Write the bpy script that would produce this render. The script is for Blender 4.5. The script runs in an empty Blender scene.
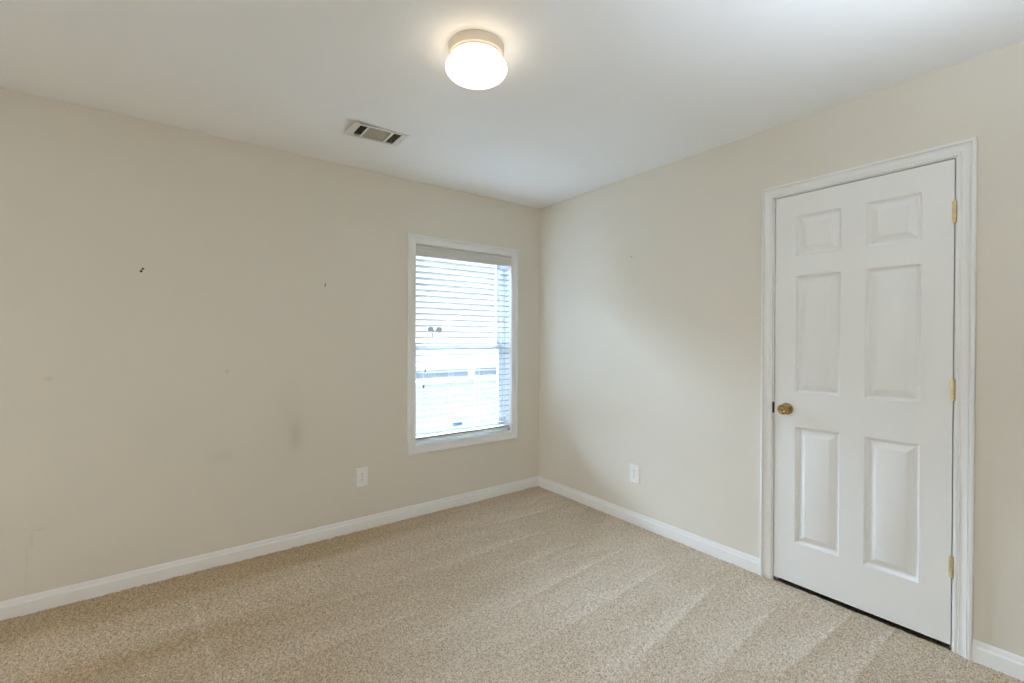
import bpy, bmesh, math
import numpy as np
from mathutils import Vector, Matrix

SC = bpy.context.scene
COL = SC.collection
PI = math.pi

# ------------------------------------------------------------------ camera
def make_camera():
    yaw, pitch, roll, f = 0.927129, -0.006947, 0.0025605, 457.074
    F = Vector((math.cos(pitch)*math.cos(yaw), math.cos(pitch)*math.sin(yaw), math.sin(pitch)))
    R = Vector((math.sin(yaw), -math.cos(yaw), 0))
    U = R.cross(F)
    R2 = R*math.cos(roll) + U*math.sin(roll)
    U2 = -R*math.sin(roll) + U*math.cos(roll)
    cam = bpy.data.cameras.new('camera')
    cam.sensor_fit = 'HORIZONTAL'
    cam.sensor_width = 36.0
    cam.lens = f/1024*36
    cam.clip_start = 0.02
    cam.clip_end = 500
    o = bpy.data.objects.new('camera', cam)
    m = Matrix.Identity(4)
    for i in range(3):
        m[i][0], m[i][1], m[i][2] = R2[i], U2[i], -F[i]
    m.translation = Vector((-2.61026, -3.08228, 1.29911))
    o.matrix_world = m
    COL.objects.link(o)
    SC.camera = o
make_camera()

# ------------------------------------------------------------------ world, lights, exposure
SKY = 210.0             # radiance given to the unseen high sky to light the room
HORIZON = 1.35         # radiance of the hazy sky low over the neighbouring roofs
world = bpy.data.worlds.new('overcast_sky')
SC.world = world
world.use_nodes = True
wt = world.node_tree
bg = wt.nodes['Background']
w_co = wt.nodes.new('ShaderNodeTexCoord')
w_sp = wt.nodes.new('ShaderNodeSeparateXYZ')
wt.links.new(w_co.outputs['Generated'], w_sp.inputs[0])
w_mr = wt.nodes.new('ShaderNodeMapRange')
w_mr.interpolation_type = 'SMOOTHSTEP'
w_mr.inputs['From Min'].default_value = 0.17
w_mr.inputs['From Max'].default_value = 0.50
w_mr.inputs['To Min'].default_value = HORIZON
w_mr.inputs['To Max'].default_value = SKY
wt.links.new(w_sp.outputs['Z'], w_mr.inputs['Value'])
# unseen high sky made brighter on the +Y side as added room light
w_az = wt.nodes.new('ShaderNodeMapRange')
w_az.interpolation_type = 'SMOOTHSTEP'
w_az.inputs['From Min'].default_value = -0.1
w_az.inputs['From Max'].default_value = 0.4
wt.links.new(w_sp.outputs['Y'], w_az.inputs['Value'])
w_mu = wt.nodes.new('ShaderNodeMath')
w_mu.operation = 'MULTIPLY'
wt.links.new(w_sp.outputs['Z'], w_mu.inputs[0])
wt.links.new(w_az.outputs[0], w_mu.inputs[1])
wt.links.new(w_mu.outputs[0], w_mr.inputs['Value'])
# white haze low down, bluer light higher up
w_cf = wt.nodes.new('ShaderNodeMapRange')
w_cf.inputs['From Min'].default_value = 0.16
w_cf.inputs['From Max'].default_value = 0.26
wt.links.new(w_mu.outputs[0], w_cf.inputs['Value'])
w_cm = wt.nodes.new('ShaderNodeMix')
w_cm.data_type = 'RGBA'
wt.links.new(w_cf.outputs[0], w_cm.inputs['Factor'])
w_cm.inputs[6].default_value = (0.93, 0.96, 1.0, 1)
w_cm.inputs[7].default_value = (0.57, 0.76, 1.0, 1)
wt.links.new(w_cm.outputs[2], bg.inputs['Color'])
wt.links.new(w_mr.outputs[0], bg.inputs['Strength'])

vs = SC.view_settings
vs.view_transform = 'Standard'
vs.look = 'None'
vs.gamma = 1
vs.use_curve_mapping = False
vs.exposure = 0.10
SC.cycles.use_denoising = True
SC.cycles.max_bounces = 16
SC.cycles.diffuse_bounces = 10
SC.cycles.transparent_max_bounces = 16
SC.cycles.sample_clamp_indirect = 20

# sky portal in the window opening: only guides the sampling of the sky above
pl = bpy.data.lights.new('window_sky_portal', 'AREA')
pl.shape = 'RECTANGLE'
pl.size, pl.size_y = 0.90, 1.50
pl.cycles.is_portal = True
po = bpy.data.objects.new('window_sky_portal', pl)
po.location = (-0.741, 0.19, 1.251)
po.rotation_euler = (-PI/2, 0, 0)
COL.objects.link(po)
# added fill lights in an unseen made-up room, shining in through the wide opening
for k, (hx_, hy_) in enumerate(((-6.5, -0.75), (-6.5, -1.9))):
    ha = bpy.data.lights.new('fill_room_light', 'AREA')
    ha.shape = 'DISK'; ha.size = 0.6; ha.energy = 28.0; ha.color = (0.93, 0.93, 0.95)
    hao = bpy.data.objects.new('fill_room_light', ha)
    hao.location = (hx_, hy_, 2.40)
    COL.objects.link(hao)

# added fill spot without a fixture, bounced off the ceiling behind the camera
fl_ = bpy.data.lights.new('bounced_fill', 'SPOT')
fl_.energy = 39.0; fl_.color = (0.69, 0.81, 1.0)
fl_.spot_size = 2.4; fl_.spot_blend = 0.7; fl_.shadow_soft_size = 0.15
flo = bpy.data.objects.new('bounced_fill', fl_)
flo.location = (-1.20, -3.08, 1.62)
flo.rotation_euler = (PI, 0, 0)
COL.objects.link(flo)

LAMP = 3.0             # radiance of the ceiling light's glass

# ------------------------------------------------------------------ helpers
def tag(o, label=None, cat=None, group=None, kind=None):
    if label: o['label'] = label
    if cat: o['category'] = cat
    if group: o['group'] = group
    if kind: o['kind'] = kind
    return o

def empty(name, loc=(0, 0, 0), rz=0.0, parent=None):
    o = bpy.data.objects.new(name, None)
    o.empty_display_size = 0.05
    o.location = loc
    o.rotation_euler = (0, 0, rz)
    if parent: o.parent = parent
    COL.objects.link(o)
    return o

class MB:
    """collects geometry in world (or thing-local) coordinates; build() links it as one mesh"""
    def __init__(self):
        self.bm = bmesh.new()
    def face(self, pts):
        return self.bm.faces.new([self.bm.verts.new(p) for p in pts])
    def box(self, a, b, bev=0.0, seg=1, rot=None, about=None):
        x0, y0, z0 = [min(a[i], b[i]) for i in range(3)]
        x1, y1, z1 = [max(a[i], b[i]) for i in range(3)]
        t = bmesh.new()
        vs_ = [t.verts.new(p) for p in ((x0,y0,z0),(x1,y0,z0),(x1,y1,z0),(x0,y1,z0),(x0,y0,z1),(x1,y0,z1),(x1,y1,z1),(x0,y1,z1))]
        for f in ((0,3,2,1),(4,5,6,7),(0,1,5,4),(1,2,6,5),(2,3,7,6),(3,0,4,7)):
            t.faces.new([vs_[i] for i in f])
        if bev > 0:
            bmesh.ops.bevel(t, geom=t.edges[:]+t.verts[:], offset=bev, segments=seg, affect='EDGES', profile=0.5)
        if rot is not None:
            c = Vector(about) if about is not None else Vector(((x0+x1)/2, (y0+y1)/2, (z0+z1)/2))
            bmesh.ops.transform(t, matrix=Matrix.Translation(c) @ rot @ Matrix.Translation(-c), verts=t.verts[:])
        self.merge(t)
        return self
    def merge(self, t):
        me = bpy.data.meshes.new('tmp'); t.to_mesh(me); t.free()
        self.bm.from_mesh(me); bpy.data.meshes.remove(me)
    def lathe(self, prof, origin, axis='z', n=48):
        """prof: (radius, distance along axis)"""
        ax = {'z': ((1,0,0),(0,1,0),(0,0,1)), '-x': ((0,1,0),(0,0,1),(-1,0,0)), '-y': ((1,0,0),(0,0,1),(0,-1,0)), '-z': ((1,0,0),(0,1,0),(0,0,-1))}[axis]
        e1, e2, e3 = [Vector(a) for a in ax]
        o = Vector(origin)
        rings = []
        for r, h in prof:
            if r < 1e-6:
                rings.append([self.bm.verts.new(o+e3*h)])
            else:
                rings.append([self.bm.verts.new(o+e1*r*math.cos(2*PI*k/n)+e2*r*math.sin(2*PI*k/n)+e3*h) for k in range(n)])
        for A, B in zip(rings, rings[1:]):
            for k in range(n):
                k2 = (k+1) % n
                if len(A) == 1 and len(B) == 1: continue
                if len(A) == 1: self.bm.faces.new([A[0], B[k], B[k2]])
                elif len(B) == 1: self.bm.faces.new([A[k], A[k2], B[0]])
                else: self.bm.faces.new([A[k], A[k2], B[k2], B[k]])
        return self
    def tube(self, pts, r, n=8):
        pts = [Vector(p) for p in pts]
        rings = []
        for i, p in enumerate(pts):
            d = (pts[min(i+1, len(pts)-1)]-pts[max(i-1, 0)]).normalized()
            up = Vector((0, 0, 1)) if abs(d.z) < 0.9 else Vector((1, 0, 0))
            a = d.cross(up).normalized(); b = d.cross(a)
            rings.append([self.bm.verts.new(p+(a*math.cos(2*PI*k/n)+b*math.sin(2*PI*k/n))*r) for k in range(n)])
        for A, B in zip(rings, rings[1:]):
            for k in range(n):
                self.bm.faces.new([A[k], A[(k+1) % n], B[(k+1) % n], B[k]])
        self.bm.faces.new(rings[0][::-1]); self.bm.faces.new(rings[-1])
        return self
    def sweep(self, prof, rect, fmap, closed=True, caps=True):
        """mitred frame: prof = closed loop of (outward offset, height proud); rect = inner opening (u0,v0,u1,v1)"""
        u0, v0, u1, v1 = rect
        rows = []
        for w, h in prof:
            if closed: P = [(u0-w, v0-w), (u1+w, v0-w), (u1+w, v1+w), (u0-w, v1+w)]
            else: P = [(u0-w, v0), (u0-w, v1+w), (u1+w, v1+w), (u1+w, v0)]
            rows.append([self.bm.verts.new(fmap(u, v, h)) for u, v in P])
        m = len(prof); nc = 4 if closed else 3
        for i in range(m):
            A, B = rows[i], rows[(i+1) % m]
            for k in range(nc):
                k2 = (k+1) % 4
                self.bm.faces.new([A[k], A[k2], B[k2], B[k]])
        if not closed and caps:
            self.bm.faces.new([r[0] for r in rows]); self.bm.faces.new([r[3] for r in rows][::-1])
        return self
    def prism(self, prof, p0, p1, e_out, e_up):
        """extrude a closed profile (out, up) from p0 to p1"""
        p0, p1, eo, eu = Vector(p0), Vector(p1), Vector(e_out), Vector(e_up)
        A = [self.bm.verts.new(p0+eo*a+eu*b) for a, b in prof]
        B = [self.bm.verts.new(p1+eo*a+eu*b) for a, b in prof]
        m = len(prof)
        for i in range(m):
            self.bm.faces.new([A[i], A[(i+1) % m], B[(i+1) % m], B[i]])
        self.bm.faces.new(A[::-1]); self.bm.faces.new(B)
        return self
    def build(self, name, mat, parent=None, origin=(0, 0, 0), smooth=None, weld=False):
        bm = self.bm
        if weld: bmesh.ops.remove_doubles(bm, verts=bm.verts[:], dist=1e-5)
        bmesh.ops.recalc_face_normals(bm, faces=bm.faces[:])
        if any(origin): bmesh.ops.translate(bm, vec=-Vector(origin), verts=bm.verts[:])
        me = bpy.data.meshes.new(name)
        bm.to_mesh(me); bm.free()
        if mat: me.materials.append(mat)
        if smooth is not None:
            me.polygons.foreach_set('use_smooth', [True]*len(me.polygons))
            me.set_sharp_from_angle(angle=math.radians(smooth))
        o = bpy.data.objects.new(name, me)
        if parent: o.parent = parent
        elif any(origin): o.location = origin
        COL.objects.link(o)
        return o

# ------------------------------------------------------------------ materials
class NT:
    def __init__(self, name):
        self.m = bpy.data.materials.new(name); self.m.use_nodes = True
        self.t = self.m.node_tree; self.t.nodes.clear()
        self.out = self.t.nodes.new('ShaderNodeOutputMaterial')
    def n(self, kind, **kw):
        nd = self.t.nodes.new('ShaderNode'+kind)
        for k, v in kw.items(): setattr(nd, k, v)
        return nd
    def l(self, a, b): self.t.links.new(a, b)
    def val(self, sock, v):
        if isinstance(v, (int, float, tuple)): sock.default_value = v
        else: self.l(v, sock)
    def math(self, op, a, b=None, c=None, clamp=False):
        nd = self.n('Math', operation=op, use_clamp=clamp)
        self.val(nd.inputs[0], a)
        if b is not None: self.val(nd.inputs[1], b)
        if c is not None: self.val(nd.inputs[2], c)
        return nd.outputs[0]
    def mix(self, f, a, b, mode='MIX'):
        nd = self.n('Mix', data_type='RGBA', blend_type=mode)
        self.val(nd.inputs['Factor'], f)
        self.val(nd.inputs[6], a); self.val(nd.inputs[7], b)
        return nd.outputs[2]
    def coord(self):
        return self.n('TexCoord').outputs['Object']
    def noise(self, scale, detail=2.0, rough=0.5, vec=None):
        nd = self.n('TexNoise'); nd.inputs['Scale'].default_value = scale
        nd.inputs['Detail'].default_value = detail; nd.inputs['Roughness'].default_value = rough
        self.l(vec if vec is not None else self.coord(), nd.inputs['Vector'])
        return nd.outputs['Fac']
    def maprange(self, v, a, b, c, d):
        nd = self.n('MapRange'); nd.clamp = True
        self.l(v, nd.inputs['Value'])
        for k, x in zip(('From Min', 'From Max', 'To Min', 'To Max'), (a, b, c, d)): nd.inputs[k].default_value = x
        return nd.outputs['Result']
    def bsdf(self, color, rough=0.5, metal=0.0, bump=None, bump_strength=0.1, bump_dist=0.001, spec=0.5):
        b = self.n('BsdfPrincipled')
        self.val(b.inputs['Base Color'], color if not isinstance(color, tuple) else (*color[:3], 1))
        self.val(b.inputs['Roughness'], rough)
        b.inputs['Metallic'].default_value = metal
        b.inputs['Specular IOR Level'].default_value = spec
        if bump is not None:
            bp = self.n('Bump'); bp.inputs['Strength'].default_value = bump_strength
            bp.inputs['Distance'].default_value = bump_dist
            self.l(bump, bp.inputs['Height']); self.l(bp.outputs[0], b.inputs['Normal'])
        self.l(b.outputs[0], self.out.inputs['Surface'])
        return b

def lin(r, g, b):
    f = lambda c: (c/255/12.92) if c/255 <= 0.04045 else ((c/255+0.055)/1.055)**2.4
    return (f(r), f(g), f(b))

def simple(name, color, rough=0.5, metal=0.0, nscale=60, var=0.03, bs=0.05, bd=0.0005, spec=0.5):
    t = NT(name)
    nz = t.noise(nscale, 3)
    f = t.maprange(nz, 0.3, 0.7, 1-var, 1+var)
    hsv = t.n('HueSaturation'); hsv.inputs['Color'].default_value = (*color, 1)
    t.l(f, hsv.inputs['Value'])
    t.bsdf(hsv.outputs[0], rough, metal, nz, bs, bd, spec)
    return t.m

WALL_COL = lin(229, 223, 211)

def wall_material(name, stains=()):
    t = NT(name)
    co = t.coord()
    base = (*WALL_COL, 1)
    big = t.noise(1.3, 3, vec=co)
    col = t.mix(t.maprange(big, 0.35, 0.7, 0.0, 0.35), base, tuple(c*0.96 for c in WALL_COL)+(1,))
    sep = t.n('SeparateXYZ'); t.l(co, sep.inputs[0])
    # old marks on the paint: (u, z, half width, half height, strength, colour)
    for (ax, u, z, su, sz, s, c) in stains:
        du = t.math('DIVIDE', t.math('SUBTRACT', sep.outputs[ax], u), su)
        dz = t.math('DIVIDE', t.math('SUBTRACT', sep.outputs['Z'], z), sz)
        d2 = t.math('ADD', t.math('MULTIPLY', du, du), t.math('MULTIPLY', dz, dz))
        g = t.math('MULTIPLY', t.math('EXPONENT', t.math('MULTIPLY', d2, -1.0)), s)
        col = t.mix(g, col, (*c, 1))
    rol = t.noise(220, 3, 0.6, vec=co)
    t.bsdf(col, 0.75, 0, rol, 0.12, 0.0006, 0.25)
    return t.m

DIRT = lin(150, 128, 96)
M = {}
M['wall_left'] = wall_material('painted_wall_with_scuffs', [
    ('X', -1.980, 0.70, 0.040, 0.11, 0.17, DIRT),
    ('X', -2.02, 0.80, 0.10, 0.22, 0.05, DIRT),
    ('X', -2.345, 1.105, 0.011, 0.009, 0.22, DIRT),
    ('X', -3.07, 1.10, 0.016, 0.010, 0.18, DIRT),
    ('X', -2.37, 0.62, 0.05, 0.03, 0.08, DIRT),
    ('X', -3.105, 0.385, 0.03, 0.004, 0.12, DIRT),
    ('X', -3.132, 0.345, 0.006, 0.035, 0.12, DIRT),
    ('X', -3.148, 0.26, 0.005, 0.06, 0.10, DIRT),
    ('X', -3.152, 0.16, 0.004, 0.05, 0.07, DIRT),
])
M['wall'] = wall_material('painted_wall')
M['ceiling'] = simple('ceiling_paint', lin(242, 242, 240), 0.85, nscale=180, var=0.006, bs=0.1, bd=0.0006, spec=0.2)
M['trim'] = simple('white_trim_enamel', lin(240, 240, 238), 0.35, nscale=30, var=0.01, bs=0.03)
M['door'] = None
t = NT('white_moulded_door_skin')
mp = t.n('Mapping'); mp.inputs['Scale'].default_value = (1, 120, 6); t.l(t.coord(), mp.inputs[0])
t.bsdf(lin(240, 240, 238), 0.42, 0, t.noise(3, 4, 0.6, vec=mp.outputs[0]), 0.12, 0.0005, 0.4)
M['door'] = t.m
M['brass'] = simple('polished_brass', lin(170, 146, 92), 0.12, 1.0, nscale=40, var=0.05)
M['old_brass'] = simple('painted_over_brass', lin(226, 212, 168), 0.35, 0.8, nscale=120, var=0.12)
M['dark_metal'] = simple('dark_aged_metal', lin(60, 50, 42), 0.5, 0.7)
M['vinyl'] = simple('white_window_vinyl', lin(226, 230, 234), 0.35, nscale=30, var=0.01)
M['dark_rubber'] = simple('dark_weather_strip', lin(52, 54, 60), 0.7)
M['blind'] = simple('white_faux_wood_slat', lin(166, 167, 168), 0.4, nscale=40, var=0.01)
M['valance'] = simple('white_faux_wood_valance', lin(214, 213, 209), 0.45, nscale=40, var=0.01)
M['cord'] = simple('white_blind_cord', lin(215, 216, 218), 0.8)
M['tassel'] = simple('smoky_plastic_tassel', lin(88, 90, 88), 0.4)
M['plate'] = simple('ivory_white_plastic', lin(244, 243, 238), 0.35, nscale=30, var=0.01)
M['slot'] = simple('dark_slot', lin(96, 92, 84), 0.8)
M['screw'] = simple('screw_metal', lin(150, 146, 138), 0.4, 0.8)
M['vent'] = simple('white_register_enamel', lin(222, 221, 216), 0.4, nscale=60, var=0.02)
M['louvre'] = simple('louvre_enamel', lin(176, 170, 152), 0.5, nscale=90, var=0.08)
M['louvre_dark'] = simple('dark_louvre_enamel', lin(150, 144, 118), 0.6, nscale=90, var=0.1)  # darker enamel on the two end banks than on the middle one
M['duct'] = simple('dark_duct_metal', lin(52, 48, 42), 0.8)
M['canopy'] = simple('cream_light_canopy', lin(240, 226, 206), 0.4, nscale=30, var=0.01)
M['nail'] = simple('dark_rusty_metal', lin(70, 60, 44), 0.6, 0.3)
M['sticker'] = simple('blue_vinyl_label', lin(176, 196, 238), 0.5)
M['lawn'] = None
t = NT('lawn_grass')
n1 = t.noise(1.2, 5, 0.6); n2 = t.noise(30, 4, 0.7)
col = t.mix(t.maprange(n1, .35, .65, 0, 1), (*(0.0185, 0.0190, 0.0150), 1), (*(0.024, 0.0245, 0.0195), 1))
col = t.mix(t.maprange(n2, .35, .65, 0, .5), col, (*(0.015, 0.0155, 0.012), 1))
t.bsdf(col, 1.0, 0, n2, 0.6, 0.02, 0.0)
M['lawn'] = t.m
def siding():
    t = NT('pale_lap_siding')
    co = t.coord(); sep = t.n('SeparateXYZ'); t.l(co, sep.inputs[0])
    fr = t.math('FRACT', t.math('MULTIPLY', sep.outputs['Z'], 1/0.18))
    t.bsdf((0.86, 0.87, 0.89), 0.7, 0, fr, 0.8, 0.02, 0.2)
    return t.m
M['siding'] = siding()
M['foundation'] = simple('grey_rendered_foundation', (0.18, 0.20, 0.25), 0.9, nscale=8, var=0.08)
M['roof'] = simple('grey_shingles', lin(130, 130, 136), 0.9, nscale=12, var=0.15)
M['white_out'] = simple('white_exterior_trim', (0.86, 0.86, 0.86), 0.5)
M['path'] = simple('pale_concrete', (0.45, 0.46, 0.46), 0.9, spec=0.0)
M['lamp_head'] = simple('grey_metal_lamp_head', lin(84, 82, 80), 0.8)
M['ext'] = simple('exterior_sheathing', lin(200, 200, 198), 0.8)

# thin clear glass, the same for every ray
t = NT('clear_window_glass')
tr = t.n('BsdfTransparent'); tr.inputs[0].default_value = (0.97, 0.98, 0.975, 1)
gl = t.n('BsdfGlossy'); gl.inputs['Roughness'].default_value = 0.02
fr = t.n('Fresnel'); fr.inputs['IOR'].default_value = 1.45
mx = t.n('MixShader'); t.l(fr.outputs[0], mx.inputs[0]); t.l(tr.outputs[0], mx.inputs[1]); t.l(gl.outputs[0], mx.inputs[2])
t.l(mx.outputs[0], t.out.inputs['Surface'])
M['glass'] = t.m

# lit opal glass of the ceiling lamp
t = NT('lit_opal_glass')
em = t.n('Emission'); em.inputs['Color'].default_value = (1.0, 0.87, 0.70, 1); em.inputs['Strength'].default_value = LAMP
df = t.n('BsdfPrincipled'); df.inputs['Base Color'].default_value = (0.9, 0.88, 0.84, 1); df.inputs['Roughness'].default_value = 0.15
ad = t.n('AddShader'); t.l(em.outputs[0], ad.inputs[0]); t.l(df.outputs[0], ad.inputs[1])
t.l(ad.outputs[0], t.out.inputs['Surface'])
M['opal'] = t.m

# ------------------------------------------------------------------ room dimensions
H = 2.44
X0, Y0 = -4.00, -3.42          # near sides of the room; the far corner is at (0, 0)
WT = 0.14                      # window wall thickness
WD = 0.115                     # door wall thickness

def slab_with_hole(outer, hole, fmap, d0, d1, open_bottom=False):
    """outer/hole = (u0,v0,u1,v1); d0..d1 = depth range"""
    mb = MB()
    u0, v0, u1, v1 = outer; a0, b0, a1, b1 = hole
    def bx(p, q):
        c = [fmap(u, v, d) for u in (p[0], q[0]) for v in (p[1], q[1]) for d in (d0, d1)]
        lo = [min(k[i] for k in c) for i in range(3)]; hi = [max(k[i] for k in c) for i in range(3)]
        mb.box(lo, hi)
    # face-sharing pieces built as one shell
    us = [u0, a0, a1, u1]; vs_ = [v0, b0, b1, v1]
    grid = {}
    def V(i, j, d):
        k = (i, j, d)
        if k not in grid: grid[k] = mb.bm.verts.new(fmap(us[i], vs_[j], d))
        return grid[k]
    def solid(i, j): return 0 <= i < 3 and 0 <= j < 3 and not (i == 1 and j == 1) and us[i+1]-us[i] > 1e-6 and vs_[j+1]-vs_[j] > 1e-6
    for i in range(3):
        for j in range(3):
            if not solid(i, j): continue
            for d in (d0, d1):
                mb.bm.faces.new([V(i, j, d), V(i+1, j, d), V(i+1, j+1, d), V(i, j+1, d)])
            for (di, dj, A, B) in ((-1, 0, (i, j), (i, j+1)), (1, 0, (i+1, j), (i+1, j+1)), (0, -1, (i, j), (i+1, j)), (0, 1, (i, j+1), (i+1, j+1))):
                if not solid(i+di, j+dj):
                    mb.bm.faces.new([V(*A, d0), V(*B, d0), V(*B, d1), V(*A, d1)])
    return mb

def S(o): return tag(o, kind='structure')

# window rough opening in the left wall, door opening in the right wall
WO = (-1.180, 0.510, -0.302, 1.990)
S(slab_with_hole((X0-0.12, -0.1, 0.12, H+0.12), WO, lambda u, v, d: (u, d, v), 0, WT).build('wall_left', M['wall_left']))
DO = (-2.690, -0.1, -1.938, 2.078)
S(slab_with_hole((Y0-0.12, -0.1, 0.0, H+0.12), DO, lambda u, v, d: (d, u, v), 0, WD).build('wall_right', M['wall']))
# wall behind the photographer, and the near side wall with an unseen opening added to let fill light in
S(MB().box((X0-0.12, Y0-0.12, -0.1), (0.0, Y0, H+0.12)).build('wall_back', M['wall']))
HO = (-2.45, -0.1, -0.30, 2.20)
S(slab_with_hole((Y0, -0.1, 0.0, H+0.12), HO, lambda u, v, d: (X0-d, u, v), 0, 0.12).build('wall_near', M['wall']))

# ceiling with the duct opening for the register
CO = (-1.800, -0.655, -1.556, -0.500)
S(slab_with_hole((X0, Y0, 0.0, 0.0), CO, lambda u, v, d: (u, v, H+d), 0, 0.12).build('ceiling', M['ceiling']))

# ------------------------------------------------------------------ carpeted floor
rng = np.random.default_rng(7)
def value_noise(nx, ny, cx, cy):
    """smooth noise on an nx*ny grid from cx*cy random cells"""
    g = rng.random((cx+3, cy+3))
    x = np.linspace(0, cx, nx); y = np.linspace(0, cy, ny)
    xi = x.astype(int); yi = y.astype(int)
    fx = x-xi; fy = y-yi; fx = fx*fx*(3-2*fx); fy = fy*fy*(3-2*fy)
    A = g[np.ix_(xi, yi)]; B = g[np.ix_(xi+1, yi)]; C = g[np.ix_(xi, yi+1)]; D = g[np.ix_(xi+1, yi+1)]
    fx = fx[:, None]; fy = fy[None, :]
    return (A*(1-fx)+B*fx)*(1-fy)+(C*(1-fx)+D*fx)*fy

def sweep_marks(X, Y):
    """how far the pile leans towards the light side in each vacuum stroke (-1..1)"""
    v = np.zeros_like(X)
    # (tip x, tip y, angle of the stroke from its tip backwards, length, width at tip, width at tail, strength, side of the crisp edge)
    strokes = [
        (-0.34, -0.49, 176, 0.75, 0.02, 0.20, 0.8, 1),
        (-0.63, -0.76, 181, 0.90, 0.02, 0.22, 0.8, 1),
        (-0.52, -1.02, 181, 0.65, 0.02, 0.14, 0.9, 1),
        (-0.36, -1.25, 184, 1.30, 0.02, 0.20, 0.9, 1),
        (-0.33, -1.53, 184, 1.25, 0.02, 0.22, 0.8, 1),
        (-0.27, -1.80, 188, 1.05, 0.02, 0.26, 1.2, 1),
        (-0.29, -2.09, 184, 0.75, 0.01, 0.26, 1.0, 1),
        (-0.05, -2.33, 177, 0.85, 0.01, 0.24, 1.2, 1),
        (0.02, -2.48, 180, 0.80, 0.01, 0.16, 1.0, 1),
        (-0.30, -2.74, 178, 0.60, 0.02, 0.14, 0.7, 1),
        (-1.75, -0.78, 176, 0.70, 0.03, 0.16, 0.6, 1),
        (-1.60, -1.10, 178, 0.80, 0.03, 0.20, 0.6, 1),
        (-2.00, -1.10, 180, 0.60, 0.02, 0.15, 0.5, 1),
        (-2.20, -0.62, 172, 0.80, 0.03, 0.16, 0.6, 1),
    ]
    for tx, ty, ang, L, w0, w1, s, side in strokes:
        a = math.radians(ang); dx, dy = math.cos(a), math.sin(a)
        u = (X-tx)*dx+(Y-ty)*dy
        t_ = (X-tx)*(-dy)+(Y-ty)*dx          # across the stroke; strokes run towards -x, so +t is towards -y
        w = w0+(w1-w0)*np.clip(u/L, 0, 1)
        edge = np.clip((u)/0.02, 0, 1)*np.clip((L-u)/(0.5*L), 0, 1)
        q = -t_/w                              # 0 at the crisp edge, 1 at the faded one
        inside = np.clip((q+0.12)/0.12, 0, 1)*np.clip(1-q, 0, 1)**1.1
        inside = np.where(q < -0.12, 0, inside)
        v += s*inside*edge
        q2 = t_/0.05
        v -= 0.45*s*edge*np.where((q2 > 0) & (q2 < 1), 1-q2, 0)
    # the strips along the walls that the vacuum did not reach, and the broad lighter lane
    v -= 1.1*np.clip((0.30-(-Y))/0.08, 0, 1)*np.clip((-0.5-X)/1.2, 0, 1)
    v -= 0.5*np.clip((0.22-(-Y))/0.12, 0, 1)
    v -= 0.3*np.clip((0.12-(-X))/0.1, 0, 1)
    v += 0.5*np.exp(-(((Y+0.05*(X+2.5)+0.52)/0.10)**2))*np.clip((-1.3-X)/0.4, 0, 1)
    v -= 0.5*np.exp(-(((Y+0.72)/0.09)**2))*np.clip((-1.8-X)/0.4, 0, 1)
    v += 0.7*np.exp(-(((X+2.50+0.08*(Y+0.6))/0.012)**2))*np.clip((-0.3-Y)/0.2, 0, 1)
    # broad darker, yellower tone over the left part and the near right part
    v -= 0.85*np.clip((-1.3-X)/1.3, 0, 1)*np.clip((Y+1.9)/1.0, 0, 1)
    v -= 0.45*np.clip((-1.9-Y)/0.8, 0, 1)*np.clip((X+2.2)/0.8, 0, 1)
    return v

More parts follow.
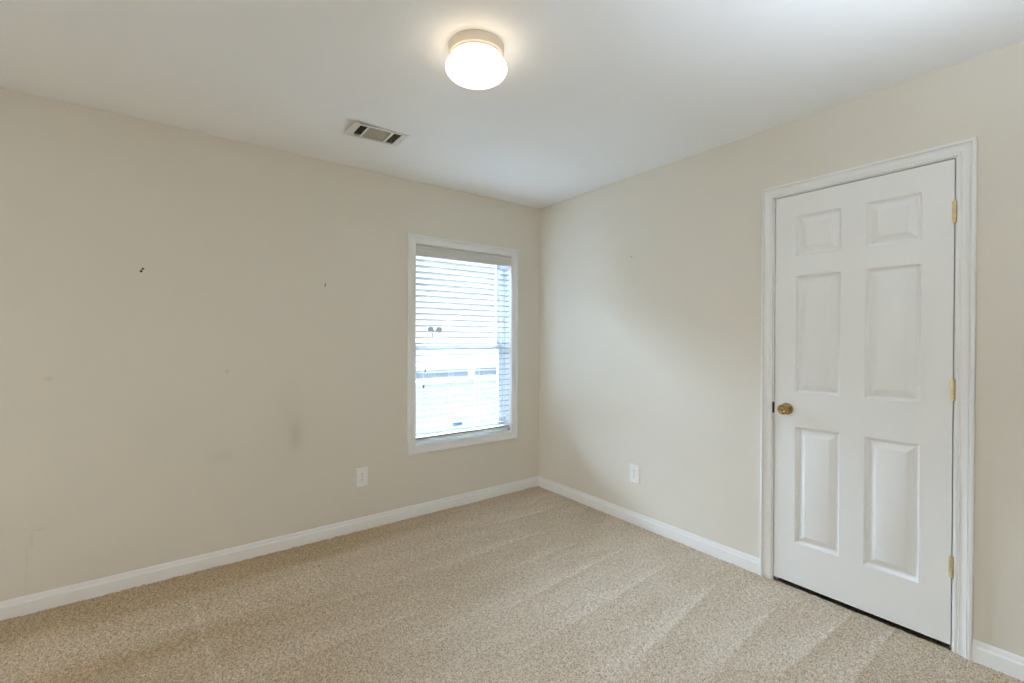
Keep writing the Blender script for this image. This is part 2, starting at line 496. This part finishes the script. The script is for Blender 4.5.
def build_floor():
    step = 0.005
    nx = int(round(-X0/step))+1; ny = int(round(-Y0/step))+1
    xs = np.linspace(X0, 0, nx); ys = np.linspace(Y0, 0, ny)
    X, Y = np.meshgrid(xs, ys, indexing='ij')
    Z = 0.0045*value_noise(nx, ny, int(-X0/0.011), int(-Y0/0.011))
    Z += 0.0045*rng.random((nx, ny))
    Z += 0.003*value_noise(nx, ny, 60, 60)-0.006
    nap = sweep_marks(X, Y)
    nap += 0.5*(value_noise(nx, ny, 9, 40)-0.5)+0.5*(value_noise(nx, ny, 22, 60)-0.5)
    V = np.stack([X, Y, Z], -1).reshape(-1, 3)
    idx = np.arange(nx*ny).reshape(nx, ny)
    Q = np.stack([idx[:-1, :-1], idx[1:, :-1], idx[1:, 1:], idx[:-1, 1:]], -1).reshape(-1, 4)
    # the base under the pile, going on under the walls and through both doorways
    def addbox(V, Q, a, b):
        n0 = len(V)
        c = np.array([(x, y, z) for z in (a[2], b[2]) for (x, y) in ((a[0], a[1]), (b[0], a[1]), (b[0], b[1]), (a[0], b[1]))])
        f = np.array([(0, 3, 2, 1), (4, 5, 6, 7), (0, 1, 5, 4), (1, 2, 6, 5), (2, 3, 7, 6), (3, 0, 4, 7)])+n0
        return np.vstack([V, c]), np.vstack([Q, f])
    V, Q = addbox(V, Q, (X0, Y0, -0.1), (1.0, 0.0, -0.008))
    me = bpy.data.meshes.new('floor')
    me.vertices.add(len(V)); me.vertices.foreach_set('co', V.astype(np.float32).ravel())
    me.loops.add(Q.size); me.loops.foreach_set('vertex_index', Q.astype(np.int32).ravel())
    me.polygons.add(len(Q)); me.polygons.foreach_set('loop_start', np.arange(0, Q.size, 4, dtype=np.int32))
    me.polygons.foreach_set('use_smooth', np.ones(len(Q), dtype=bool))
    me.update(calc_edges=True)
    at = me.attributes.new('nap_tone', 'FLOAT', 'POINT')
    nn = np.zeros(len(V), dtype=np.float32); nn[:nx*ny] = nap.ravel()
    at.data.foreach_set('value', nn)
    t = NT('beige_cut_pile_carpet')
    lean = t.n('Attribute'); lean.attribute_name = 'nap_tone'
    n1 = t.noise(150, 2, 0.75); n2 = t.noise(50, 2, 0.6)
    c0 = (*lin(156, 142, 122), 1); c1 = (*lin(246, 234, 219), 1)
    f = t.math('ADD', t.maprange(n1, 0.34, 0.60, 0.0, 0.8), t.maprange(n2, 0.35, 0.6, 0, 0.2))
    col = t.mix(f, c0, c1)
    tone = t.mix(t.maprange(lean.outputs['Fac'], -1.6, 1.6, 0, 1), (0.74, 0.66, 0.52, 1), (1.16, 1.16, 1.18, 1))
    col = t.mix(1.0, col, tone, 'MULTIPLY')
    t.bsdf(col, 0.95, 0, n1, 0.9, 0.004, 0.05)
    me.materials.append(t.m)
    o = bpy.data.objects.new('floor', me); COL.objects.link(o)
    return S(o)
build_floor()

# ------------------------------------------------------------------ baseboards
BB = [(0, -0.03), (0.0150, -0.03), (0.0150, 0.054), (0.0140, 0.058), (0.0085, 0.064), (0.0072, 0.069), (0.0070, 0.073), (0.0035, 0.081), (0, 0.084)]
S(MB().prism(BB, (X0, 0, 0), (0, 0, 0), (0, -1, 0), (0, 0, 1)).build('baseboard_left', M['trim'], smooth=25))
br = MB()
br.prism(BB, (0, -1.898, 0), (0, 0, 0), (-1, 0, 0), (0, 0, 1))
br.prism(BB, (0, Y0, 0), (0, -2.729, 0), (-1, 0, 0), (0, 0, 1))
S(br.build('baseboard_right', M['trim'], smooth=25))
S(MB().prism(BB, (X0, Y0, 0), (0, Y0, 0), (0, 1, 0), (0, 0, 1)).build('baseboard_back', M['trim'], smooth=25))
bn = MB()
bn.prism(BB, (X0, -0.243, 0), (X0, 0, 0), (1, 0, 0), (0, 0, 1)); bn.prism(BB, (X0, Y0, 0), (X0, -2.507, 0), (1, 0, 0), (0, 0, 1))
S(bn.build('baseboard_near', M['trim'], smooth=25))

CAS = [(0, 0), (0, .0085), (.002, .0100), (.007, .0102), (.0085, .0085), (.011, .0082), (.0125, .0100), (.0145, .0104), (.016, .0090),
       (.022, .0085), (.032, .0108), (.0385, .0145), (.0400, .0115), (.0415, .0120), (.0430, .0175), (.046, .0190), (.053, .0184), (.0555, .0160), (.056, .0120), (.056, 0)]

# ------------------------------------------------------------------ window
def build_window():
    fm = lambda u, v, h: (u, -h, v)
    w = tag(empty('window_1', (-0.741, 0.0, 0.51)), 'white single-hung window in the left wall near the corner', 'window', kind='structure')
    org = (-0.741, 0.0, 0.51)
    inner = (-1.177, 0.514, -0.305, 1.987)
    CW = [(w_*1.09, h) for w_, h in CAS]
    MB().sweep(CW, inner, fm).build('window_casing', M['trim'], w, org, smooth=20)
    # jamb liner between casing and sash frame
    liner = [(0.003, 0.0), (-0.003, 0.0), (-0.003, -0.085), (0.003, -0.085)]
    MB().sweep([(a, b) for a, b in liner], inner, fm).build('jamb_liner', M['trim'], w, org)
    # outer vinyl frame with its sash channel
    mf = MB()
    mf.sweep([(0.003, -0.085), (-0.012, -0.085), (-0.012, -0.098), (-0.022, -0.098), (-0.022, -0.165), (0.003, -0.165)], inner, fm)
    mf.build('window_frame', M['vinyl'], w, org)
    u0, u1 = inner[0]+0.022, inner[2]-0.022
    z0, z1 = inner[1]+0.022, inner[3]-0.022
    # weather strip showing as a dark line beside the lower sash
    MB().box((u1+0.0, 0.1005, z0), (u1+0.007, 0.104, 1.245)).box((u0-0.007, 0.1005, z0), (u0, 0.104, 1.245)).build('weather_strip', M['dark_rubber'], w, org)
    def sash(name, a, b, y0, y1, rail_b, rail_t):
        s = MB()
        st = 0.036
        s.box((u0, y0, a), (u0+st, y1, b), 0.002); s.box((u1-st, y0, a), (u1, y1, b), 0.002)
        s.box((u0+st, y0, a), (u1-st, y1, a+rail_b), 0.002); s.box((u0+st, y0, b-rail_t), (u1-st, y1, b), 0.002)
        so = s.build(name, M['vinyl'], w, org)
        ym = (y0+y1)/2
        MB().box((u0+st-0.004, ym-0.002, a+rail_b-0.004), (u1-st+0.004, ym+0.002, b-rail_t+0.004)).build('glass_pane', M['glass'], so, org)
        return so
    lower = sash('lower_sash', z0, 1.246, 0.106, 0.131, 0.045, 0.036)
    upper = sash('upper_sash', 1.212, z1, 0.133, 0.158, 0.034, 0.036)
    MB().box((-0.77, 0.098, 1.246), (-0.71, 0.131, 1.258), 0.003).build('sash_lock', M['vinyl'], lower, org)
    MB().box((-0.800, 0.1165, 0.598), (-0.715, 0.1172, 0.634)).build('label_sticker', M['sticker'], lower, org)
build_window()

# ------------------------------------------------------------------ blind
def build_blind():
    org = (-0.741, 0.03, 0.53)
    b = tag(empty('window_blind', org), 'white two inch slatted blind lowered inside the window, slats open', 'blind')
    xa, xb = -1.170, -0.312
    # valance with a stepped face and short returns
    VP = [(0, 0), (0.010, 0), (0.012, 0.004), (0.012, 0.018), (0.009, 0.021), (0.009, 0.056), (0.012, 0.059), (0.012, 0.074), (0.009, 0.079), (0, 0.079)]
    MB().prism(VP, (xa-0.002, 0.014, 1.901), (xb+0.002, 0.014, 1.901), (0, -1, 0), (0, 0, 1)).build('valance', M['valance'], b, org)
    MB().box((xa+0.004, 0.018, 1.932), (xb-0.004, 0.068, 1.982), 0.002).build('head_rail', M['valance'], b, org)
    s = MB()
    ys = [0.019, 0.031, 0.044, 0.057, 0.069]
    lift = [0.0, 0.0013, 0.0018, 0.0013, 0.0]     # the slats are slightly crowned
    for k in range(30):
        z = 1.876-k*0.0440
        tilt = [-0.12*(y-0.044) for y in ys]
        for d in (0,):
            pr = [(y, z+l+tt) for y, l, tt in zip(ys, lift, tilt)]+[(y, z+l+tt-0.0042) for y, l, tt in zip(ys[::-1], lift[::-1], tilt[::-1])]
        s.prism([(p[0], p[1]) for p in pr], (xa, 0, 0), (xb, 0, 0), (0, 1, 0), (0, 0, 1))
    # spare slats resting on the bottom rail
    for z in (0.566, 0.5595):
        pr = [(y, z+l) for y, l in zip(ys, lift)]+[(y, z+l-0.0042) for y, l in zip(ys[::-1], lift[::-1])]
        s.prism(pr, (xa, 0, 0), (xb, 0, 0), (0, 1, 0), (0, 0, 1))
    s.build('slats', M['blind'], b, org, smooth=30)
    MB().box((xa, 0.018, 0.533), (xb, 0.070, 0.552), 0.004, 2).build('bottom_rail', M['trim'], b, org, smooth=30)
    for x in (-1.095, -0.860, -0.622, -0.388):
        l = MB()
        for y in (0.0165, 0.0715):
            l.tube([(x-0.004, y, 1.93), (x-0.004, y, 0.552)], 0.0008, 5)
            l.tube([(x+0.010, y, 1.93), (x+0.010, y, 0.552)], 0.0008, 5)
        for k in range(30):
            z = 1.876-k*0.0440-0.0046
            l.tube([(x-0.004, 0.0165, z), (x-0.004, 0.0715, z)], 0.0006, 4)
            l.tube([(x+0.010, 0.0165, z), (x+0.010, 0.0715, z)], 0.0006, 4)
        l.build('ladder_cord', M['cord'], b, org)
    def tass(x, y, z, parent, mat):
        MB().lathe([(0, 0.0), (0.003, 0.0), (0.0045, 0.004), (0.0055, 0.016), (0.006, 0.024), (0.004, 0.028), (0, 0.028)], (x, y, z), '-z', 14).build('tassel', mat, parent, org, smooth=40)
    for x, z in ((-1.092, 1.072), (-1.108, 0.955)):
        c = MB().tube([(x+0.004, 0.009, 1.905), (x+0.001, 0.008, 1.5), (x, 0.010, z)], 0.0008, 6).build('tilt_cord', M['cord'], b, org)
        tass(x, 0.010, z+0.002, c, M['tassel'])
    c = MB().tube([(-0.366, 0.009, 1.905), (-0.364, 0.008, 1.3), (-0.362, 0.010, 0.55)], 0.0012, 6).build('lift_cord', M['cord'], b, org)
    MB().lathe([(0, 0), (0.004, 0.002), (0.007, 0.012), (0.0078, 0.022), (0.006, 0.034), (0.003, 0.040), (0, 0.041)], (-0.362, 0.010, 0.645), '-z', 16).build('tassel', M['cord'], c, org, smooth=40)
    for x in (-1.1735, -0.3085):
        MB().lathe([(0.011, 0), (0.011, 0.004), (0.006, 0.004), (0.006, 0.0)], (x-0.0 if x > -1 else x, 0.022, 0.537), '-y', 20).box((x-0.004, 0.02, 0.529), (x+0.004, 0.05, 0.544), 0.001).build('hold_down_bracket', M['tassel'], b, org)
build_blind()

# ------------------------------------------------------------------ door
def build_door():
    org = (0.0, -2.3125, 0.0)
    d = tag(empty('door_1', org), 'white six panel hinged door with brass knob in the right wall', 'door', kind='structure')
    fm = lambda u, v, h: (-h, u, v)
    # casing
    MB().sweep(CAS, (-2.673, -0.01, -1.953, 2.058), fm, closed=False).build('door_casing', M['trim'], d, org, smooth=20)
    # jamb with stop
    J = [(0, 0.0005), (0, -WD), (0.0235, -WD), (0.0235, 0.0005)]
    mj = MB().sweep(J, (-2.6665, -0.01, -1.9590, 2.0535), fm, closed=False)
    mj.sweep([(-0.011, -0.039), (-0.011, -0.068), (0, -0.068), (0, -0.039)], (-2.6665, -0.01, -1.9590, 2.0535), fm, closed=False)
    mj.build('door_jamb', M['trim'], d, org)
    # slab
    ya, yb, za, zb = -2.6625, -1.9635, 0.022, 2.0485
    panels = []
    for (c0, c1) in ((-2.263, -2.065), (-2.560, -2.361)):
        for (r0, r1) in ((0.237, 0.843), (1.020, 1.628), (1.730, 1.938)):
            panels.append((c0, r0, c1, r1))
    m = MB()
    us = [ya, -2.560, -2.361, -2.263, -2.065, yb]
    vs_ = [za, 0.237, 0.843, 1.020, 1.628, 1.730, 1.938, zb]
    T = 0.035
    for (x, s) in ((0.0, 1), (T, -1)):
        g = [[m.bm.verts.new((x, u, v)) for v in vs_] for u in us]
        for i in range(len(us)-1):
            for j in range(len(vs_)-1):
                if i in (1, 3) and j in (1, 3, 5): continue
                m.bm.faces.new([g[i][j], g[i+1][j], g[i+1][j+1], g[i][j+1]])
        for (c0, r0, c1, r1) in panels:
            prof = [(0, 0), (0.0015, -0.002), (0.005, -0.008), (0.010, -0.0135), (0.0145, -0.0155), (0.017, -0.0158), (0.019, -0.0145), (0.044, -0.0016), (0.046, -0.0008)]
            rows = []
            for off, h in prof:
                P = [(c0+off, r0+off), (c1-off, r0+off), (c1-off, r1-off), (c0+off, r1-off)]
                rows.append([m.bm.verts.new((x-h*s, u, v)) for u, v in P])
            for A, B in zip(rows, rows[1:]):
                for k in range(4): m.bm.faces.new([A[k], A[(k+1) % 4], B[(k+1) % 4], B[k]])
            m.bm.faces.new(rows[-1])
    for (p, q) in (((ya, za), (yb, za)), ((yb, za), (yb, zb)), ((yb, zb), (ya, zb)), ((ya, zb), (ya, za))):
        m.face([(0, *p), (0, *q), (T, *q), (T, *p)])
    slab = m.build('door_slab', M['door'], d, org, smooth=22, weld=True)
    # knob: rose plate, neck and knob, dark keyhole button
    kc = (0.0, -2.024, 0.931)
    rose = MB().lathe([(0, 0), (0.031, 0), (0.031, 0.002), (0.029, 0.005), (0.024, 0.008), (0.014, 0.010), (0.012, 0.012)], kc, '-x', 40).build('knob_rose', M['brass'], d, org, smooth=35)
    MB().lathe([(0.012, 0.010), (0.0105, 0.018), (0.011, 0.026), (0.017, 0.031), (0.024, 0.037), (0.0265, 0.045), (0.0262, 0.052), (0.023, 0.058), (0.019, 0.0605), (0.016, 0.0600), (0.014, 0.0585), (0, 0.0585)],
               kc, '-x', 40).build('door_knob', M['brass'], d, org, smooth=35)
    MB().lathe([(0, 0.058), (0.006, 0.058), (0.006, 0.0605), (0.004, 0.0615), (0, 0.0615)], kc, '-x', 20).build('knob_button', M['brass'], d, org, smooth=35)
    MB().box((-0.0022, -1.9615, 0.902), (0.010, -1.9525, 0.960), 0.0008).build('strike_plate', M['dark_metal'], d, org)
    # hinges
    for z in (1.829, 1.089, 0.349):
        h = MB()
        yc, r = -2.6650, 0.0062
        n = 5; L = 0.089; kl = L/n
        for k in range(n):
            z0 = z-L/2+k*kl+0.0006; z1 = z-L/2+(k+1)*kl-0.0006
            h.lathe([(0, z0), (r*0.9, z0), (r, z0+0.0006), (r, z1-0.0006), (r*0.9, z1), (0, z1)], (-0.0050, yc, 0), 'z', 18)
        for zz, s in ((z+L/2, 1), (z-L/2, -1)):
            h.lathe([(0.0045, zz-0.0005*s), (0.0045, zz+0.0015*s), (0.003, zz+0.0032*s), (0, zz+0.0036*s)], (-0.0050, yc, 0), 'z', 14)
        h.box((-0.0020, yc-0.009, z-L/2), (0.0005, yc+0.010, z+L/2), 0.0006)
        h.build('hinge', M['old_brass'], d, org, smooth=40)
build_door()

# dark closet behind the door
cl = MB()
cx = 0.80
for a, b in (((WD, -1.80, -0.1), (cx, -1.72, H)), ((WD, -2.90, -0.1), (cx, -2.82, H)), ((cx, -2.90, -0.1), (cx+0.08, -1.72, H)), ((WD, -2.90, H-0.05), (cx+0.08, -1.72, H+0.05))):
    cl.box(a, b)
S(cl.build('wall_closet', M['wall']))

# ------------------------------------------------------------------ unseen fill room added behind the wide opening to light this room
S(MB().sweep(CAS, (HO[0], -0.01, HO[2], HO[3]), lambda u, v, h: (X0+h, u, v), closed=False).build('trim_1', M['trim'], smooth=20))
nr = MB()
ax, bx_ = X0-3.1, X0-0.12
for a, b in (((ax, -0.12, -0.1), (bx_, 0.0, H+0.1)), ((ax, Y0-0.12, -0.1), (bx_, Y0, H+0.1)), ((ax-0.12, Y0-0.12, -0.1), (ax, 0.0, H+0.1)), ((ax, Y0, H), (bx_, -0.12, H+0.1))):
    nr.box(a, b)
S(nr.build('wall_fill_room', M['ceiling']))
S(MB().box((ax, Y0, -0.1), (X0, -0.12, -0.002)).build('floor_fill_room', M['ext']))

# ------------------------------------------------------------------ ceiling light
def build_ceiling_light():
    c = (-1.643, -1.556, H)
    o = tag(empty('ceiling_light', c), 'round flush ceiling light with glowing white glass and cream base', 'ceiling light')
    MB().lathe([(0, 0), (0.1060, 0), (0.1070, 0.003), (0.1070, 0.030), (0.1055, 0.036), (0.1015, 0.040), (0.101, 0.046), (0.094, 0.046)], c, '-z', 72).build('canopy', M['canopy'], o, c, smooth=30)
    # mushroom glass with fine swirled rings near its edge
    prof = []
    zt, R, Z = 0.044, 0.120, 0.058
    for i in range(0, 41):
        a = PI*(0.10+0.90*i/40)       # from near the top rim round to the bottom
        r = R*math.sin(a)**0.82 if math.sin(a) > 1e-6 else 0
        z = zt+0.040-0.052*math.cos(a) if a < PI/2 else zt+0.039+0.045*(-math.cos(a))
        if a < PI/2: z = zt+0.040-0.040*math.cos(a)/math.cos(PI*0.10)
        r += 0.0006*math.cos(i*PI) if 14 < i < 30 else 0
        prof.append((max(r, 0), z))
    prof[-1] = (0, prof[-1][1])
    prof = [(0.096, zt-0.002)]+prof
    MB().lathe(prof, c, '-z', 72).build('glass_shade', M['opal'], o, c, smooth=60)
build_ceiling_light()

# ------------------------------------------------------------------ ceiling vent
def build_vent():
    c = (-1.680, -0.578, H)
    v = tag(empty('ceiling_vent', c), 'white rectangular air register with three banks of louvres in the ceiling', 'vent')
    X = (-1.834, -1.795, -1.755, -1.744, -1.622, -1.607, -1.561, -1.525)
    Ya, Yb, Yc, Yd = -0.668, -0.650, -0.506, -0.489
    m = MB()
    zt, zb = H-0.0004, H-0.0026
    # frame with three openings
    us = [X[0], X[1], X[2], X[3], X[4], X[5], X[6], X[7]]; vs_ = [Ya, Yb, Yc, Yd]
    G = {}
    def V(i, j, z):
        k = (i, j, z)
        if k not in G:
            zz = z
            zz -= 0.011*(us[7]-us[i])/(us[7]-us[0])                      # hangs loose at its left end
            G[k] = m.bm.verts.new((us[i], vs_[j], zz))
        return G[k]
    hole = lambda i, j: j == 1 and i in (1, 3, 5)
    ok = lambda i, j: 0 <= i < 7 and 0 <= j < 3 and not hole(i, j)
    for i in range(7):
        for j in range(3):
            if not ok(i, j): continue
            for z in (zb, zt): m.bm.faces.new([V(i, j, z), V(i+1, j, z), V(i+1, j+1, z), V(i, j+1, z)])
            for (di, dj, A, B) in ((-1, 0, (i, j), (i, j+1)), (1, 0, (i+1, j), (i+1, j+1)), (0, -1, (i, j), (i+1, j)), (0, 1, (i, j+1), (i+1, j+1))):
                if not ok(i+di, j+dj): m.bm.faces.new([V(*A, zb), V(*B, zb), V(*B, zt), V(*A, zt)])
    m.build('register_frame', M['vent'], v, c)
    for (bank, xa, xb, tilt, n, mat) in (('left', X[1], X[2], -52, 5, 'dark'), ('right', X[5], X[6], -66, 5, 'dark')):
        s = MB()
        for k in range(n):
            x = xa+(k+0.5)*(xb-xa)/n
            s.box((x-0.0055, Yb, H+0.0000), (x+0.0055, Yc, H+0.0009), rot=Matrix.Rotation(math.radians(tilt), 4, 'Y'))
        s.build('louvre_bank', M['louvre_dark'], v, c)
    s = MB()
    n = 12
    for k in range(n):
        y = Yb+(k+0.5)*(Yc-Yb)/n
        s.box((X[3], y-0.0062, H+0.0000), (X[4], y+0.0062, H+0.0009), rot=Matrix.Rotation(math.radians(-32), 4, 'X'))
    s.build('louvre_bank', M['louvre'], v, c)
    for x in (-1.812, -1.541):
        MB().lathe([(0, 0.0), (0.0045, 0.0), (0.0035, 0.0022), (0, 0.0026)], (x, -0.578, zb), '-z', 14).build('screw', M['screw'], v, c, smooth=40)
    d = MB()
    a0, b0, a1, b1 = CO
    for p, q in (((a0-0.004, b0-0.004, H+0.006), (a0, b1+0.004, H+0.30)), ((a1, b0-0.004, H+0.006), (a1+0.004, b1+0.004, H+0.30)),
                 ((a0, b0-0.004, H+0.006), (a1, b0, H+0.30)), ((a0, b1, H+0.006), (a1, b1+0.004, H+0.30)), ((a0-0.004, b0-0.004, H+0.30), (a1+0.004, b1+0.004, H+0.304))):
        d.box(p, q)
    d.build('duct_boot', M['duct'], v, c)
    MB().tube([(-1.812, -0.575, H-0.0058), (-1.806, -0.560, H-0.008), (-1.797, -0.556, H-0.008), (-1.790, -0.575, H-0.004)], 0.0016, 6).build('damper_lever', M['dark_metal'], v, c)
build_vent()

# ------------------------------------------------------------------ wall outlets
def build_outlet(loc, rz, label):
    o = tag(empty('wall_outlet', loc, rz), label, 'outlet', 'duplex outlets on the walls')
    p = MB()
    w, h = 0.0395, 0.0635
    # plate with rounded-over rim
    prof = [(w, 0.0), (w, 0.0035), (w-0.003, 0.0060), (w-0.006, 0.0066)]
    rows = []
    for a, y in prof:
        b = a+(h-w)
        rows.append([p.bm.verts.new((sx*a, -y, sz*b)) for sx, sz in ((-1, -1), (1, -1), (1, 1), (-1, 1))])
    for A, B in zip(rows, rows[1:]):
        for k in range(4): p.bm.faces.new([A[k], A[(k+1) % 4], B[(k+1) % 4], B[k]])
    p.bm.faces.new(rows[-1]); p.bm.faces.new(rows[0][::-1])
    p.build('cover_plate', M['plate'], o)
    for s in (1, -1):
        r = MB()
        pts = []
        for k in range(28):
            a = 2*PI*k/28
            pts.append((0.0175*math.cos(a), max(-0.0145, min(0.0145, 0.0175*math.sin(a)))))
        A = [r.bm.verts.new((x, -0.0060, z+s*0.0205)) for x, z in pts]
        B = [r.bm.verts.new((x, -0.0092, z+s*0.0205)) for x, z in pts]
        for k in range(28): r.bm.faces.new([A[k], A[(k+1) % 28], B[(k+1) % 28], B[k]])
        r.bm.faces.new(B)
        ro = r.build('receptacle', M['plate'], o)
        q = MB()
        q.box((-0.0075, -0.0095, s*0.0205+0.000), (-0.0055, -0.0090, s*0.0205+0.009)); q.box((0.0055, -0.0095, s*0.0205+0.001), (0.0075, -0.0090, s*0.0205+0.008))
        q.lathe([(0, 0), (0.0026, 0), (0.0026, 0.0005), (0, 0.0005)], (0, -0.0090, s*0.0205-0.006), '-y', 14)
        q.build('socket_slots', M['slot'], ro)
    MB().lathe([(0, 0), (0.0035, 0), (0.003, 0.0013), (0, 0.0016)], (0, -0.0064, 0), '-y', 14).build('screw', M['screw'], o, smooth=40)
build_outlet((-1.5675, 0, 0.356), 0, 'white duplex outlet on the left wall below and left of the window')
build_outlet((0, -1.042, 0.353), -PI/2, 'white duplex outlet on the right wall between corner and door')

# ------------------------------------------------------------------ nails left in the walls
def nail(name, loc, rz, label, cat, hook):
    o = tag(empty(name, loc, rz), label, cat, None)
    MB().tube([(0, 0.004, 0.0), (0.001, -0.008, 0.002)], 0.0022, 8).lathe([(0, 0), (0.0042, 0), (0.004, 0.0015), (0, 0.002)], (0.001, -0.008, 0.002), '-y', 14).build('nail_head', M['nail'], o)
    if not hook:
        MB().tube([(0.000, -0.001, -0.006), (0.001, -0.004, -0.014)], 0.0030, 8).build('nail_stub', M['nail'], o)
    if hook:
        MB().box((-0.014, -0.0018, -0.016), (-0.003, -0.0002, -0.007), 0.0004).tube([(-0.003, -0.001, 0.008), (-0.004, -0.002, -0.002), (-0.009, -0.005, -0.011), (-0.011, -0.010, -0.011), (-0.011, -0.012, -0.006)], 0.0022, 8).build('hook', M['nail'], o)
nail('picture_hook', (-2.718, 0, 1.656), 0, 'small dark bent picture hook high on the left wall, left of the other nail', 'picture hook', True)
nail('wall_nail', (-1.806, 0, 1.643), 0, 'tiny dark nail on the left wall between picture hook and window', 'nail', False)
MB_n = tag(empty('wall_nail', (0, -1.007, 1.875), -PI/2), 'tiny grey nail on the right wall above the outlet', 'nail')
MB().tube([(0, 0.004, 0), (-0.002, -0.008, 0.004)], 0.0020, 8).lathe([(0, 0), (0.0034, 0), (0.003, 0.0014), (0, 0.002)], (-0.002, -0.008, 0.004), '-y', 12).build('nail_head', M['screw'], MB_n)
MB().tube([(0.001, 0.001, -0.003), (0.004, -0.0012, -0.010)], 0.0016, 6).build('nail_point', M['screw'], MB_n)

# ------------------------------------------------------------------ outdoors
GZ = -0.45
lw = MB()
lw.box((-40, WT+0.02, GZ-0.3), (60, 60, GZ))
tag(lw.build('lawn', M['lawn']), 'sunlit pale green lawn outside the window', 'lawn', kind='stuff')
hy = 14.6
ho = (8.0, hy, GZ)
hs = tag(empty('garden_fence', ho), 'low white board fence across the lawn, seen through the blinds', 'fence')
fb = MB()
for k in range(9):                                   # lapped horizontal boards
    z = -0.08+k*0.139
    fb.prism([(0.03, z), (0.0, z), (0.018, z+0.145), (0.03, z+0.145)], (-2.0, hy, 0), (20.0, hy, 0), (0, 1, 0), (0, 0, 1))
fb.build('board_panel', M['siding'], hs, ho)
MB().box((-2.0, hy-0.03, GZ), (20.0, hy+0.05, -0.06)).build('gravel_board', M['foundation'], hs, ho)
for x in (2.3, 5.3, 8.3, 11.3, 14.3):
    MB().box((x-0.15, hy-0.10, GZ), (x+0.15, hy-0.031, 1.19), 0.012).build('post', M['white_out'], hs, ho)
MB().box((-2.0, hy-0.06, 1.17), (20.0, hy+0.09, 1.21), 0.01).build('cap_rail', M['white_out'], hs, ho)
fx, fz = 6.58, 1.66
tag(MB().box((-4.0, hy-1.3, GZ), (22.0, hy-0.101, GZ+0.02)).build('added_path', M['path'], None, (9.0, hy-0.7, GZ)), 'pale path added to brighten the shaded strip at the fence foot', 'path')  # pale strip added to brighten the shaded lawn along the fence
fl = tag(empty('garden_light', (fx, hy+0.3, GZ)), 'small dark twin-headed light on a thin pole just above the fence', 'garden light')
fo = (fx, hy+0.3, GZ)
for s in (-1, 1):
    MB().lathe([(0, -0.12), (0.07, -0.12), (0.13, 0.04), (0.15, 0.14), (0, 0.14)], (fx+s*0.20, hy+0.28, fz), '-y', 20).build('lamp_head', M['lamp_head'], fl, fo, smooth=40)
MB().tube([(fx-0.2, hy+0.3, fz), (fx+0.2, hy+0.3, fz)], 0.03, 8).tube([(fx, hy+0.3, fz), (fx-0.02, hy+0.3, 1.4), (fx-0.12, hy+0.3, 0.9), (fx-0.12, hy+0.3, GZ)], 0.02, 6).build('pole', M['dark_metal'], fl, fo)
